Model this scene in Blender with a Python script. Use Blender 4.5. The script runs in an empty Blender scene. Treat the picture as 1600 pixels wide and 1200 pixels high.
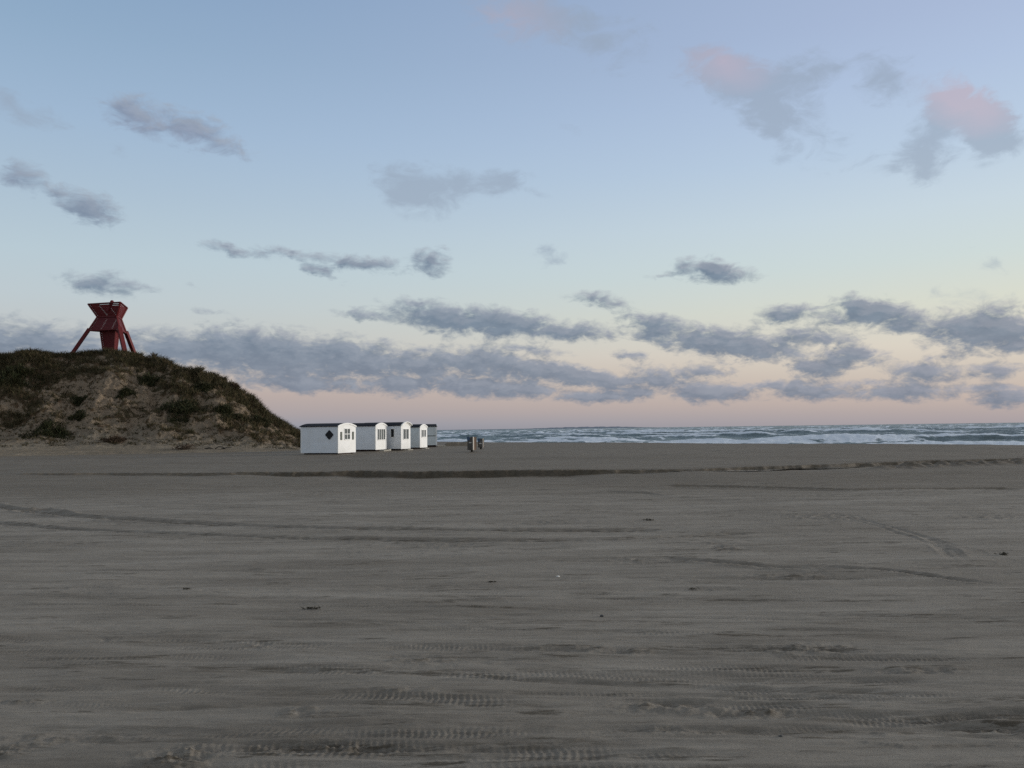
import bpy, bmesh, math, random
import numpy as np
from mathutils import Vector, Matrix

random.seed(7)
rng = np.random.default_rng(11)
S = bpy.context.scene
COL = S.collection
R = math.radians

# ------------------------------------------------------------------ camera
F = 1245.0                       # focal length in photo pixels (photo 1600 x 1200)
EYE = 1.6
PITCH = math.atan(70.5 / F)
ROLL = math.atan(0.0132)
fwd = Vector((0, math.cos(PITCH), math.sin(PITCH)))
up0 = Vector((0, -math.sin(PITCH), math.cos(PITCH)))
rt0 = Vector((1, 0, 0))
rt = rt0 * math.cos(ROLL) - up0 * math.sin(ROLL)
up = up0 * math.cos(ROLL) + rt0 * math.sin(ROLL)

def ray(px, py):
    return fwd * F + rt * (px - 800) + up * (600 - py)
def ground(px, py, z=0.0):
    d = ray(px, py)
    return Vector((0, 0, EYE)) + d * ((z - EYE) / d.z)
def at(px, py, Y):
    d = ray(px, py)
    return Vector((0, 0, EYE)) + d * (Y / d.y)

cam = bpy.data.cameras.new('camera')
cam.sensor_width = 36.0
cam.lens = 36.0 * F / 1600.0
cam.clip_start = 0.1
cam.clip_end = 60000
co = bpy.data.objects.new('camera', cam)
COL.objects.link(co)
M = Matrix((rt, up, -fwd)).transposed().to_4x4()
M.translation = (0, 0, EYE)
co.matrix_world = M
S.camera = co

# ------------------------------------------------------------------ helpers
def lin(c):
    return tuple(((v / 255.0) / 12.92 if v / 255.0 <= 0.04045 else ((v / 255.0 + 0.055) / 1.055) ** 2.4) for v in c)
def rgba(c): return (*lin(c), 1.0)

def tag(o, label=None, cat=None, group=None, kind=None):
    if label: o['label'] = label
    if cat: o['category'] = cat
    if group: o['group'] = group
    if kind: o['kind'] = kind
    return o
def empty(name, loc, rz=0):
    o = bpy.data.objects.new(name, None)
    o.empty_display_size = 0.3
    o.location = loc; o.rotation_euler = (0, 0, rz)
    COL.objects.link(o)
    return o
def link(name, me, mat=None, parent=None):
    o = bpy.data.objects.new(name, me)
    COL.objects.link(o)
    if mat: me.materials.append(mat)
    if parent: o.parent = parent
    return o

class MB:
    def __init__(s): s.bm = bmesh.new()
    def quad(s, pts):
        vs = [s.bm.verts.new(p) for p in pts]
        return s.bm.faces.new(vs)
    def hexa(s, p):              # 8 points: bottom 4 ccw, top 4 ccw
        v = [s.bm.verts.new(q) for q in p]
        for f in ((3,2,1,0),(4,5,6,7),(0,1,5,4),(1,2,6,5),(2,3,7,6),(3,0,4,7)):
            s.bm.faces.new([v[i] for i in f])
    def box(s, x0, x1, y0, y1, z0, z1):
        s.hexa([(x0,y0,z0),(x1,y0,z0),(x1,y1,z0),(x0,y1,z0),(x0,y0,z1),(x1,y0,z1),(x1,y1,z1),(x0,y1,z1)])
    def beam(s, a, b, w, h=None, upv=Vector((0,0,1)), taper=1.0):
        a = Vector(a); b = Vector(b); h = h or w
        d = (b - a).normalized()
        sx = d.cross(upv)
        if sx.length < 1e-3: sx = d.cross(Vector((1,0,0)))
        sx.normalize(); sy = sx.cross(d).normalized()
        def ring(c, k): return [c - sx*w/2*k - sy*h/2*k, c + sx*w/2*k - sy*h/2*k, c + sx*w/2*k + sy*h/2*k, c - sx*w/2*k + sy*h/2*k]
        s.hexa(ring(a, 1.0) + ring(b, taper))
    def tube(s, pts, rads, n=7):
        prev = None
        pts = [Vector(p) for p in pts]
        for i, p in enumerate(pts):
            d = (pts[min(i+1, len(pts)-1)] - pts[max(i-1, 0)]).normalized()
            sx = d.cross(Vector((0,0,1)))
            if sx.length < 1e-3: sx = Vector((1,0,0))
            sx.normalize(); sy = sx.cross(d)
            ring = [s.bm.verts.new(p + (sx*math.cos(2*math.pi*k/n) + sy*math.sin(2*math.pi*k/n))*rads[i]) for k in range(n)]
            if prev:
                for k in range(n): s.bm.faces.new((prev[k], prev[(k+1)%n], ring[(k+1)%n], ring[k]))
            else: s.bm.faces.new(ring[::-1])
            prev = ring
        s.bm.faces.new(prev)
    def prism(s, outline, axis, a, b):     # outline 2D pts, extruded along axis ('x' or 'y')
        def P(q, t): return (t, q[0], q[1]) if axis == 'x' else (q[0], t, q[1])
        v0 = [s.bm.verts.new(P(q, a)) for q in outline]; v1 = [s.bm.verts.new(P(q, b)) for q in outline]
        n = len(outline)
        s.bm.faces.new(v0[::-1]); s.bm.faces.new(v1)
        for i in range(n): s.bm.faces.new((v0[i], v0[(i+1)%n], v1[(i+1)%n], v1[i]))
    def build(s, name, mat, parent=None, bevel=0.0, smooth=False):
        bmesh.ops.recalc_face_normals(s.bm, faces=s.bm.faces[:])
        if bevel:
            bmesh.ops.bevel(s.bm, geom=s.bm.edges[:], offset=bevel, segments=1, affect='EDGES')
        me = bpy.data.meshes.new(name)
        s.bm.to_mesh(me); s.bm.free()
        if smooth: me.polygons.foreach_set('use_smooth', [True]*len(me.polygons))
        return link(name, me, mat, parent)

def np_mesh(name, verts, faces, attrs=None, smooth=True):
    """verts (n,3) float, faces (m,4) or (m,3) int"""
    me = bpy.data.meshes.new(name)
    n, m, k = len(verts), len(faces), faces.shape[1]
    me.vertices.add(n); me.vertices.foreach_set('co', np.ascontiguousarray(verts, dtype=np.float32).ravel())
    me.loops.add(m*k); me.loops.foreach_set('vertex_index', np.ascontiguousarray(faces, dtype=np.int32).ravel())
    me.polygons.add(m)
    me.polygons.foreach_set('loop_start', np.arange(0, m*k, k, dtype=np.int32))
    me.polygons.foreach_set('use_smooth', np.full(m, smooth))
    me.update(calc_edges=True)
    for a, v in (attrs or {}).items():
        at_ = me.attributes.new(a, 'FLOAT', 'POINT')
        at_.data.foreach_set('value', np.ascontiguousarray(v, dtype=np.float32).ravel())
    return me
def grid_faces(nr, nc, flip=False):
    i = np.arange(nr*nc).reshape(nr, nc)
    f = np.stack([i[:-1,:-1], i[:-1,1:], i[1:,1:], i[1:,:-1]], -1).reshape(-1, 4)
    return f[:, ::-1] if flip else f

# ---- vectorised gradient noise
_perm = {}
def perlin(x, y, seed=0):
    if seed not in _perm:
        r = np.random.default_rng(1000 + seed)
        p = r.permutation(1024); ang = r.random(1024) * 2*np.pi
        _perm[seed] = (p, np.cos(ang).astype(np.float32), np.sin(ang).astype(np.float32))
    p, gx, gy = _perm[seed]
    xi = np.floor(x).astype(np.int64); yi = np.floor(y).astype(np.int64)
    xf = (x - xi).astype(np.float32); yf = (y - yi).astype(np.float32)
    u = xf*xf*xf*(xf*(xf*6-15)+10); v = yf*yf*yf*(yf*(yf*6-15)+10)
    def g(ix, iy, fx, fy):
        h = p[(p[ix & 1023] + iy) & 1023]
        return gx[h]*fx + gy[h]*fy
    n00 = g(xi, yi, xf, yf); n10 = g(xi+1, yi, xf-1, yf)
    n01 = g(xi, yi+1, xf, yf-1); n11 = g(xi+1, yi+1, xf-1, yf-1)
    a = n00 + u*(n10-n00); b = n01 + u*(n11-n01)
    return (a + v*(b-a)) * 1.5
def fbm(x, y, oct=4, seed=0, gain=0.5, lac=2.03):
    t = 0; a = 1.0
    for o in range(oct):
        t = t + a*perlin(x, y, seed+o); x = x*lac; y = y*lac; a *= gain
    return t
def sst(a, b, x):
    t = np.clip((x-a)/(b-a), 0, 1); return t*t*(3-2*t)

# ------------------------------------------------------------------ node helpers
def new_mat(name):
    m = bpy.data.materials.new(name); m.use_nodes = True
    nt = m.node_tree
    for n in list(nt.nodes): nt.nodes.remove(n)
    return m, nt
class NT:
    def __init__(s, nt): s.nt = nt
    def n(s, t, **kw):
        nd = s.nt.nodes.new(t)
        for k, v in kw.items(): setattr(nd, k, v)
        return nd
    def l(s, a, b): s.nt.links.new(a, b)
    def math(s, op, a, b=None, c=None, clamp=False):
        nd = s.n('ShaderNodeMath', operation=op, use_clamp=clamp)
        for i, v in enumerate((a, b, c)):
            if v is None: continue
            if isinstance(v, (int, float)): nd.inputs[i].default_value = v
            else: s.l(v, nd.inputs[i])
        return nd.outputs[0]
    def vmath(s, op, a, b=None):
        nd = s.n('ShaderNodeVectorMath', operation=op)
        for i, v in enumerate((a, b)):
            if v is None: continue
            if isinstance(v, (tuple, list)): nd.inputs[i].default_value = v
            else: s.l(v, nd.inputs[i])
        return nd.outputs[0]
    def mix(s, f, a, b, blend='MIX'):
        nd = s.n('ShaderNodeMix', data_type='RGBA', blend_type=blend)
        for i, v in ((0, f), (6, a), (7, b)):
            if isinstance(v, (int, float)): nd.inputs[i].default_value = v
            elif isinstance(v, tuple): nd.inputs[i].default_value = v if len(v) == 4 else (*v, 1)
            else: s.l(v, nd.inputs[i])
        return nd.outputs[2]
    def noise(s, vec, scale, detail=4, rough=0.5, dist=0.0, out='Fac'):
        nd = s.n('ShaderNodeTexNoise')
        nd.inputs['Scale'].default_value = scale; nd.inputs['Detail'].default_value = detail
        nd.inputs['Roughness'].default_value = rough; nd.inputs['Distortion'].default_value = dist
        if vec is not None: s.l(vec, nd.inputs['Vector'])
        return nd.outputs[out]
    def ss(s, v, a, b, lo=0.0, hi=1.0):
        nd = s.n('ShaderNodeMapRange', interpolation_type='SMOOTHSTEP')
        nd.inputs['From Min'].default_value = a; nd.inputs['From Max'].default_value = b
        nd.inputs['To Min'].default_value = lo; nd.inputs['To Max'].default_value = hi
        s.l(v, nd.inputs['Value']); return nd.outputs[0]
    def attr(s, name):
        return s.n('ShaderNodeAttribute', attribute_name=name).outputs['Fac']
    def mapping(s, vec, scale=(1,1,1), rot=(0,0,0), loc=(0,0,0), typ='POINT'):
        nd = s.n('ShaderNodeMapping', vector_type=typ)
        nd.inputs['Location'].default_value = loc; nd.inputs['Rotation'].default_value = rot; nd.inputs['Scale'].default_value = scale
        s.l(vec, nd.inputs['Vector']); return nd.outputs[0]
    def bump(s, h, strength, dist, normal=None):
        nd = s.n('ShaderNodeBump'); nd.inputs['Strength'].default_value = strength; nd.inputs['Distance'].default_value = dist
        s.l(h, nd.inputs['Height'])
        if normal is not None: s.l(normal, nd.inputs['Normal'])
        return nd.outputs[0]
    def out(s, base, rough=0.8, normal=None, spec=0.3, metallic=0.0):
        b = s.n('ShaderNodeBsdfPrincipled'); o = s.n('ShaderNodeOutputMaterial')
        for key, v in (('Base Color', base), ('Roughness', rough), ('Specular IOR Level', spec), ('Metallic', metallic)):
            if isinstance(v, (int, float)): b.inputs[key].default_value = v
            elif isinstance(v, tuple): b.inputs[key].default_value = v if len(v) == 4 else (*v, 1)
            else: s.l(v, b.inputs[key])
        if normal is not None: s.l(normal, b.inputs['Normal'])
        s.l(b.outputs[0], o.inputs[0])
        return b

# ================================================================== WORLD
SUN_AZ = R(79)                   # clockwise from +Y
SUN_EL = R(8)
w = bpy.data.worlds.new('World'); S.world = w; w.use_nodes = True
wt = w.node_tree
for n in list(wt.nodes): wt.nodes.remove(n)

def azel(px, py):
    d = ray(px, py).normalized()
    return math.atan2(d.x, d.y), math.asin(d.z)

# --- cloud field: a node group of soft ellipses (azimuth, elevation) broken up by noise
STRONG = [ # x, y, rx, ry, rot(deg, clockwise), amp
 (50,532,150,42,4,1.0),(160,545,90,26,0,.8),(290,545,120,38,3,1.0),(410,553,150,42,4,1.05),(540,562,140,36,4,1.0),(650,572,80,28,6,.9),
 (470,599,120,15,3,1.0),(625,600,75,19,3,1.0),
 (690,497,110,30,8,1.05),(790,505,110,28,6,1.05),(575,494,62,14,6,.85),(900,517,110,20,4,.9),
 (755,566,120,24,8,1.0),(840,577,80,18,4,1.0),(735,602,82,20,4,1.05),(815,608,82,16,0,1.0),(935,620,90,12,0,1.0),(825,545,80,12,6,.8),
 (935,468,62,16,12,.75),(1000,495,60,14,10,.7),
 (962,598,62,12,5,.95),(905,589,72,16,5,1.05),(990,615,60,9,3,.8),(1035,515,60,26,10,.9),(1120,535,135,30,8,1.15),(1205,548,60,16,8,.9),(990,555,40,9,4,.75),
 (1030,588,72,17,9,1.0),(1110,614,88,18,3,1.1),(1110,580,58,11,10,.85),(1275,576,58,17,4,1.0),(1332,557,76,18,5,1.05),(1275,611,108,16,3,1.0),(1205,600,40,9,0,.7),
 (1228,491,62,22,6,1.05),(1375,492,105,28,10,1.15),(1340,474,45,16,20,.9),(1262,526,88,16,3,.95),(1310,500,50,14,0,.8),
 (1545,514,130,42,1,1.2),(1450,515,60,14,4,.75),(1610,535,90,28,0,.95),(1475,558,36,9,0,.7),
 (1446,581,70,18,2,1.05),(1552,580,64,13,3,.95),(1422,613,85,16,3,1.05),(1535,607,60,11,2,.9),(1580,622,85,16,0,1.0),(1360,596,40,8,0,.6),
 (1115,424,78,21,10,1.1),(1120,405,18,16,40,.55),(1025,432,40,7,0,.5),
 (560,412,110,17,5,.9),(672,408,40,26,-15,.9),(365,389,75,14,4,.85),(455,400,60,12,20,.6),(500,424,50,9,20,.6),
 (165,445,88,24,4,.85),(300,449,30,9,0,.5),(320,487,60,8,0,.45),(420,466,30,6,0,.35),
 (145,328,58,34,22,.9),(40,278,75,28,8,.75),(95,305,50,14,20,.55),
 (215,180,72,40,8,.85),(312,206,98,34,14,.85),(350,190,30,18,40,.3),
 # beyond the frame's sides
 (-150,520,160,40,4,1.0),(-330,560,160,34,0,1.0),(-260,420,120,24,8,.8),(1760,520,150,40,2,1.1),(1800,600,170,22,0,.9),(1950,470,150,40,4,.9),(2100,560,200,40,0,1.0),
]
FAINT = [
 (25,172,95,24,12,.95),(690,290,110,32,2,1.0),(645,305,70,36,30,.7),(785,285,60,18,0,.7),(800,10,110,55,12,.8),(950,65,80,45,10,.8),(870,30,60,35,0,.6),
 (1120,110,75,40,14,1.0),(1190,150,105,50,32,1.1),(1215,205,60,30,60,.8),(1270,110,80,34,0,.9),(1385,125,55,42,40,1.0),(1500,165,78,40,32,1.5),(1556,205,56,34,50,1.3),
 (1452,232,48,54,0,1.25),(1540,240,36,26,-50,.8),(1300,240,70,30,10,.5),(1400,250,60,30,10,.45),(860,397,30,22,20,.8),(1550,415,30,16,30,.5),(1515,388,30,10,0,.5),(180,235,30,12,20,.4),(345,262,40,9,0,.35),(825,300,40,12,20,.4),(890,200,30,12,20,.35),
 (1480,460,60,16,0,.5),(1550,470,60,14,0,.5),
]
PINK = [(1130,100,80,38,14,.9),(1505,150,90,46,32,1.5),(700,470,80,24,8,.5),(1350,468,60,16,10,.6),(1290,575,90,18,0,.5),(1040,585,80,14,8,.5),(440,520,160,22,4,.5),(790,30,90,60,0,.6)]

g = bpy.data.node_groups.new('cloud_field', 'ShaderNodeTree')
g.interface.new_socket('Vector', in_out='INPUT', socket_type='NodeSocketVector')
for nm in ('Thick', 'Thin', 'Pink', 'Dens'): g.interface.new_socket(nm, in_out='OUTPUT', socket_type='NodeSocketFloat')
G = NT(g)
gi = G.n('NodeGroupInput'); go = G.n('NodeGroupOutput')
P = gi.outputs[0]
Q0 = G.mapping(P, scale=(1.0, 1.9, 1), rot=(0, 0, R(-9)))
wn = G.noise(Q0, 22, 5, 0.6, out='Color')
wv = G.vmath('MULTIPLY', G.vmath('SUBTRACT', wn, (0.5, 0.5, 0.5)), (0.050, 0.024, 0))
spw = G.n('ShaderNodeSeparateXYZ'); G.l(P, spw.inputs[0])
wsc = G.n('ShaderNodeVectorMath', operation='SCALE'); G.l(wv, wsc.inputs[0]); G.l(G.ss(spw.outputs[1], 0.02, 0.26, 0.42, 1.0), wsc.inputs['Scale'])
PW = G.vmath('ADD', P, wsc.outputs[0])
def blobs(lst):
    acc = None; tot = None
    for (x, y, rx, ry, rot, amp) in lst:
        if y > 545 and lst is STRONG: amp *= 1.1; ry *= 1.12
        a0, e0 = azel(x, y)
        ax, _ = azel(x + 20, y); _, ey = azel(x, y - 20)
        sx = abs(ax - a0)/20*rx*1.28; sy = abs(ey - e0)/20*ry*1.36
        m = G.mapping(PW, scale=(sx, sy, 1), rot=(0, 0, R(-rot)), loc=(a0, e0, 0), typ='TEXTURE')
        gr = G.n('ShaderNodeTexGradient', gradient_type='SPHERICAL'); G.l(m, gr.inputs[0])
        if lst is STRONG:
            v_ = G.math('MULTIPLY', gr.outputs['Fac'], amp*1.2)
            tot = v_ if tot is None else G.math('ADD', tot, v_)
            acc = v_ if acc is None else G.math('SMOOTH_MAX', acc, v_, 0.16)
        else:
            acc = G.math('MULTIPLY', gr.outputs['Fac'], amp) if acc is None else G.math('MULTIPLY_ADD', gr.outputs['Fac'], amp, acc)
    if lst is STRONG: acc = G.math('ADD', G.math('MULTIPLY', G.math('MAXIMUM', G.math('SUBTRACT', acc, 0.15), 0.0), 0.70), G.math('MULTIPLY', G.math('MINIMUM', tot, 1.5), 0.29))
    return acc
thick = blobs(STRONG); thin = blobs(FAINT); pink = blobs(PINK)
nz = G.noise(Q0, 36, 10, 0.62, 0.5)
nzf = G.math('SUBTRACT', nz, 0.5)
spg = G.n('ShaderNodeSeparateXYZ'); G.l(P, spg.inputs[0])
fin = G.math('MULTIPLY', G.math('SUBTRACT', G.noise(Q0, 85, 6, 0.62, 0.4), 0.52), G.ss(spg.outputs[1], 0.07, 0.22, 0.5, 0.0))
nzf = G.math('ADD', nzf, fin)
lim = G.math('MINIMUM', thick, 1.15)
D = G.math('MULTIPLY_ADD', nzf, 2.3, G.math('MULTIPLY', lim, 1.35))
G.l(G.math('MULTIPLY', G.ss(D, 0.20, 1.22), G.ss(thick, 0.02, 0.22)), go.inputs['Thick'])
G.l(D, go.inputs['Dens'])
nzg = G.math('SUBTRACT', G.noise(Q0, 24, 10, 0.64, 0.6), 0.5)
D2 = G.math('MULTIPLY_ADD', nzg, 2.1, G.math('MULTIPLY', thin, 1.0))
G.l(G.math('MULTIPLY', G.ss(D2, 0.15, 1.05), G.ss(thin, 0.02, 0.25)), go.inputs['Thin'])
G.l(G.math('MINIMUM', pink, 1.0), go.inputs['Pink'])

W = NT(wt)
tc = W.n('ShaderNodeTexCoord')
dirv = W.vmath('NORMALIZE', tc.outputs['Generated'])
sp = W.n('ShaderNodeSeparateXYZ'); W.l(dirv, sp.inputs[0])
az = W.math('ARCTAN2', sp.outputs[0], sp.outputs[1])
el = W.math('ARCSINE', sp.outputs[2])
cb = W.n('ShaderNodeCombineXYZ'); W.l(az, cb.inputs[0]); W.l(el, cb.inputs[1])
PV = cb.outputs[0]
EL0, EL1 = R(-3), R(60)
eln = W.math('DIVIDE', W.math('SUBTRACT', el, EL0), EL1 - EL0, clamp=True)
def ramp(stops):
    nd = W.n('ShaderNodeValToRGB'); cr = nd.color_ramp; cr.interpolation = 'EASE'
    cr.interpolation = 'LINEAR'
    while len(cr.elements) > 1: cr.elements.remove(cr.elements[-1])
    first = True
    for e, c in stops:
        pos = (e - EL0)/(EL1 - EL0)
        if first: el_ = cr.elements[0]; el_.position = pos; first = False
        else: el_ = cr.elements.new(pos)
        el_.color = rgba(c)
    W.l(eln, nd.inputs[0]); return nd.outputs[0]
def E(y): return azel(800, y)[1]
leftc = ramp([(EL0,(120,120,128)),(E(671),(137,146,160)),(E(660),(150,155,168)),(E(645),(166,160,166)),(E(615),(183,168,166)),(E(585),(196,184,178)),(E(545),(196,197,196)),(E(480),(192,204,210)),
   (E(420),(187,205,215)),(E(330),(174,195,213)),(E(230),(161,186,212)),(E(110),(146,174,202)),(E(0),(135,164,196)),(R(36),(146,165,188)),(R(48),(168,176,186)),(EL1,(176,180,184))])
rightc = ramp([(EL0,(140,130,130)),(E(671),(168,160,166)),(E(655),(180,168,168)),(E(635),(196,180,173)),(E(600),(209,197,186)),(E(560),(223,214,200)),(E(500),(220,222,208)),(E(440),(210,222,220)),
   (E(370),(204,219,228)),(E(280),(190,209,230)),(E(180),(180,198,226)),(E(90),(173,189,219)),(E(0),(169,185,215)),(R(36),(180,186,204)),(R(48),(188,188,192)),(EL1,(188,187,186))])
# azimuth blend: west (right of frame) is the glowing side of the sky
azf = W.ss(az, R(-40), R(42))
# the sky behind the camera falls back to the blue side
back = W.ss(W.math('ABSOLUTE', W.math('SUBTRACT', az, SUN_AZ)), R(60), R(150), 1.0, 0.0)
azf = W.math('MULTIPLY', azf, W.math('MAXIMUM', back, W.ss(W.math('ABSOLUTE', az), R(60), R(90), 1.0, 0.0)))
sky = W.mix(azf, leftc, rightc)
# physical sky of the same sun, blended in lightly
st = W.n('ShaderNodeTexSky', sky_type='NISHITA'); st.sun_disc = False
st.sun_elevation = SUN_EL; st.sun_rotation = SUN_AZ; st.air_density = 1.0; st.dust_density = 1.0
nish = W.vmath('MULTIPLY', st.outputs[0], (0.1, 0.1, 0.1))
sky = W.mix(0.06, sky, nish)

c1 = W.n('ShaderNodeGroup'); c1.node_tree = g; W.l(PV, c1.inputs[0])
PV2 = W.vmath('ADD', PV, (0.005, 0.007, 0))
c2 = W.n('ShaderNodeGroup'); c2.node_tree = g; W.l(PV2, c2.inputs[0])
# thin, high cloud
pinkf = c1.outputs['Pink']
thin_col = W.mix(W.math('MULTIPLY', pinkf, 0.9), rgba((150,164,182)), rgba((194,172,182)))
sky1 = W.mix(W.math('MULTIPLY', c1.outputs['Thin'], 0.62), sky, thin_col)
# thick cloud: dark blue-grey body, paler mauve where its upper, sun-facing edge thins out
lit = W.ss(W.math('SUBTRACT', c1.outputs['Dens'], c2.outputs['Dens']), -0.15, 0.75)
core = W.ss(c1.outputs['Dens'], 0.5, 1.6)
lit = W.math('MULTIPLY', lit, W.math('MULTIPLY_ADD', core, -0.65, 1.0))
body = W.mix(W.ss(el, R(1), R(9)), rgba((124,135,151)), rgba((106,124,144)))
body = W.mix(W.ss(el, R(9), R(20)), body, rgba((136,148,169)))
PVs = W.mapping(PV, scale=(1, 2.2, 1))
body = W.mix(W.ss(W.noise(PVs, 34, 8, 0.62), 0.32, 0.68), W.mix(1.0, body, (0.89,0.91,0.94,1), 'MULTIPLY'), W.mix(1.0, body, (1.17,1.14,1.12,1), 'MULTIPLY'))
edge = W.mix(W.math('MAXIMUM', W.math('MULTIPLY', azf, .55), W.math('MULTIPLY', pinkf, .7)), rgba((158,167,180)), rgba((172,167,177)))
ccol = W.mix(W.math('MULTIPLY', lit, 0.95), body, edge)
sky2 = W.mix(W.math('MULTIPLY', c1.outputs['Thick'], 0.9), sky1, ccol)
bg = W.n('ShaderNodeBackground'); W.l(sky2, bg.inputs[0]); bg.inputs[1].default_value = 1.0
wo = W.n('ShaderNodeOutputWorld'); W.l(bg.outputs[0], wo.inputs[0])
w.cycles.sampling_method = 'MANUAL'; w.cycles.sample_map_resolution = 512

sun = bpy.data.lights.new('sun', 'SUN'); sun.energy = 2.4; sun.angle = R(14); sun.color = (1.0, 0.955, 0.89)
so = bpy.data.objects.new('sun', sun); COL.objects.link(so)
sd = Vector((math.sin(SUN_AZ)*math.cos(SUN_EL), math.cos(SUN_AZ)*math.cos(SUN_EL), math.sin(SUN_EL)))
so.rotation_euler = sd.to_track_quat('Z', 'Y').to_euler()

S.cycles.use_denoising = False
S.view_settings.view_transform = 'Standard'; S.view_settings.look = 'None'
S.view_settings.exposure = 0.0; S.view_settings.gamma = 1.0

# ================================================================== MATERIALS
def sand_nodes(N, wet=None, churn=None):
    geo = N.n('ShaderNodeNewGeometry').outputs['Position']
    flat = N.mapping(geo, scale=(0.35, 1.3, 1.0))
    n1 = N.noise(flat, 0.9, 6, 0.6); n2 = N.noise(N.mapping(geo, scale=(0.13, 1.0, 1)), 2.0, 11, 0.84)
    n3 = N.noise(geo, 90, 3, 0.7)
    c = N.mix(N.ss(n1, 0.3, 0.72), (0.212, 0.189, 0.157, 1), (0.263, 0.237, 0.200, 1))
    c = N.mix(N.ss(n2, 0.38, 0.62), N.mix(1.0, c, (0.80, 0.785, 0.77, 1), 'MULTIPLY'), N.mix(1.0, c, (1.12, 1.12, 1.12, 1), 'MULTIPLY'))
    n4 = N.noise(N.mapping(geo, scale=(0.5, 7.0, 1)), 3.2, 7, 0.78)
    c = N.mix(N.ss(n4, 0.30, 0.46), N.mix(1.0, c, (0.66, 0.625, 0.59, 1), 'MULTIPLY'), c)
    c = N.mix(N.ss(n4, 0.56, 0.72), c, N.mix(1.0, c, (1.2, 1.2, 1.2, 1), 'MULTIPLY'))
    c = N.mix(N.math('MULTIPLY', N.ss(n3, 0.55, 0.8), 0.4), c, (0.14, 0.12, 0.10, 1))
    return geo, c
m_sand, nt = new_mat('beach_sand'); N = NT(nt)
geo, c = sand_nodes(N)
wet = N.attr('wet'); churn = N.attr('churn')
wn_ = N.noise(N.mapping(geo, scale=(0.25, 1.6, 1)), 1.4, 5, 0.6)
wf = N.math('MULTIPLY', wet, N.ss(wn_, 0.25, 0.65, 0.6, 0.95))
c = N.mix(wf, c, (0.118, 0.093, 0.062, 1))
cn = N.noise(N.mapping(geo, scale=(0.35, 2.6, 1)), 13, 6, 0.75)
c = N.mix(N.math('MULTIPLY', churn, N.math('MAXIMUM', N.ss(cn, 0.44, 0.56), N.ss(churn, 0.93, 1.0, 0.0, 0.8))), c, (0.060, 0.048, 0.032, 1))
flat = N.mapping(geo, scale=(0.45, 1.5, 1.0))
b1 = N.noise(N.mapping(geo, scale=(0.35, 2.2, 1.0)), 9, 8, 0.72); b2 = N.noise(N.mapping(geo, scale=(0.7, 1.4, 1)), 75, 5, 0.75)
nb = N.bump(b1, 0.7, 0.03)
nb = N.bump(b2, 0.7, 0.010, nb)
N.out(c, N.math('MULTIPLY_ADD', wf, -0.25, 0.9), nb, 0.2)

m_dune, nt = new_mat('dune_surface'); N = NT(nt)
geo, c = sand_nodes(N)
c = N.mix(N.math('MULTIPLY', N.attr('earth'), 0.78), N.mix(1.0, c, (1.04, 0.97, 0.86, 1), 'MULTIPLY'), (0.240, 0.178, 0.120, 1))
veg = N.attr('veg')
vn = N.noise(N.mapping(geo, scale=(1.0, .8, 1.6), rot=(0, R(-32), 0)), 1.5, 8, 0.74)
vcol = N.mix(N.ss(N.noise(geo, 0.7, 4, .6), 0.35, 0.65), (0.060, 0.049, 0.026, 1), (0.110, 0.073, 0.043, 1))
vf = N.ss(N.math('MULTIPLY_ADD', N.math('SUBTRACT', vn, 0.5), 2.0, veg), 0.32, 0.62)
c = N.mix(vf, c, vcol)
nb = N.bump(N.noise(N.mapping(geo, scale=(0.7, .7, 1.5), rot=(0, R(-32), 0)), 1.6, 9, 0.72), 1.0, 0.5)
N.out(c, 0.95, nb, 0.1)

m_grass, nt = new_mat('marram_grass'); N = NT(nt)
ri = N.n('ShaderNodeNewGeometry').outputs['Random Per Island']
cr = N.n('ShaderNodeValToRGB'); N.l(ri, cr.inputs[0])
e = cr.color_ramp.elements; e[0].color = (0.034, 0.033, 0.015, 1); e[1].color = (0.125, 0.090, 0.050, 1)
x = cr.color_ramp.elements.new(0.45); x.color = (0.064, 0.058, 0.026, 1)
x = cr.color_ramp.elements.new(0.8); x.color = (0.095, 0.070, 0.038, 1)
N.out(cr.outputs[0], 0.8, None, 0.15)

m_shrub, nt = new_mat('shrub_foliage'); N = NT(nt)
ri = N.n('ShaderNodeNewGeometry').outputs['Random Per Island']
cr = N.n('ShaderNodeValToRGB'); N.l(ri, cr.inputs[0])
e = cr.color_ramp.elements; e[0].color = (0.020, 0.024, 0.011, 1); e[1].color = (0.065, 0.052, 0.028, 1)
x = cr.color_ramp.elements.new(0.5); x.color = (0.040, 0.046, 0.018, 1)
N.out(cr.outputs[0], 0.8, None, 0.15)

m_dry, nt = new_mat('dry_brush'); N = NT(nt)
ri = N.n('ShaderNodeNewGeometry').outputs['Random Per Island']
N.out(N.mix(ri, (0.06, 0.04, 0.026, 1), (0.14, 0.10, 0.07, 1)), 0.9, None, 0.1)

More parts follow.
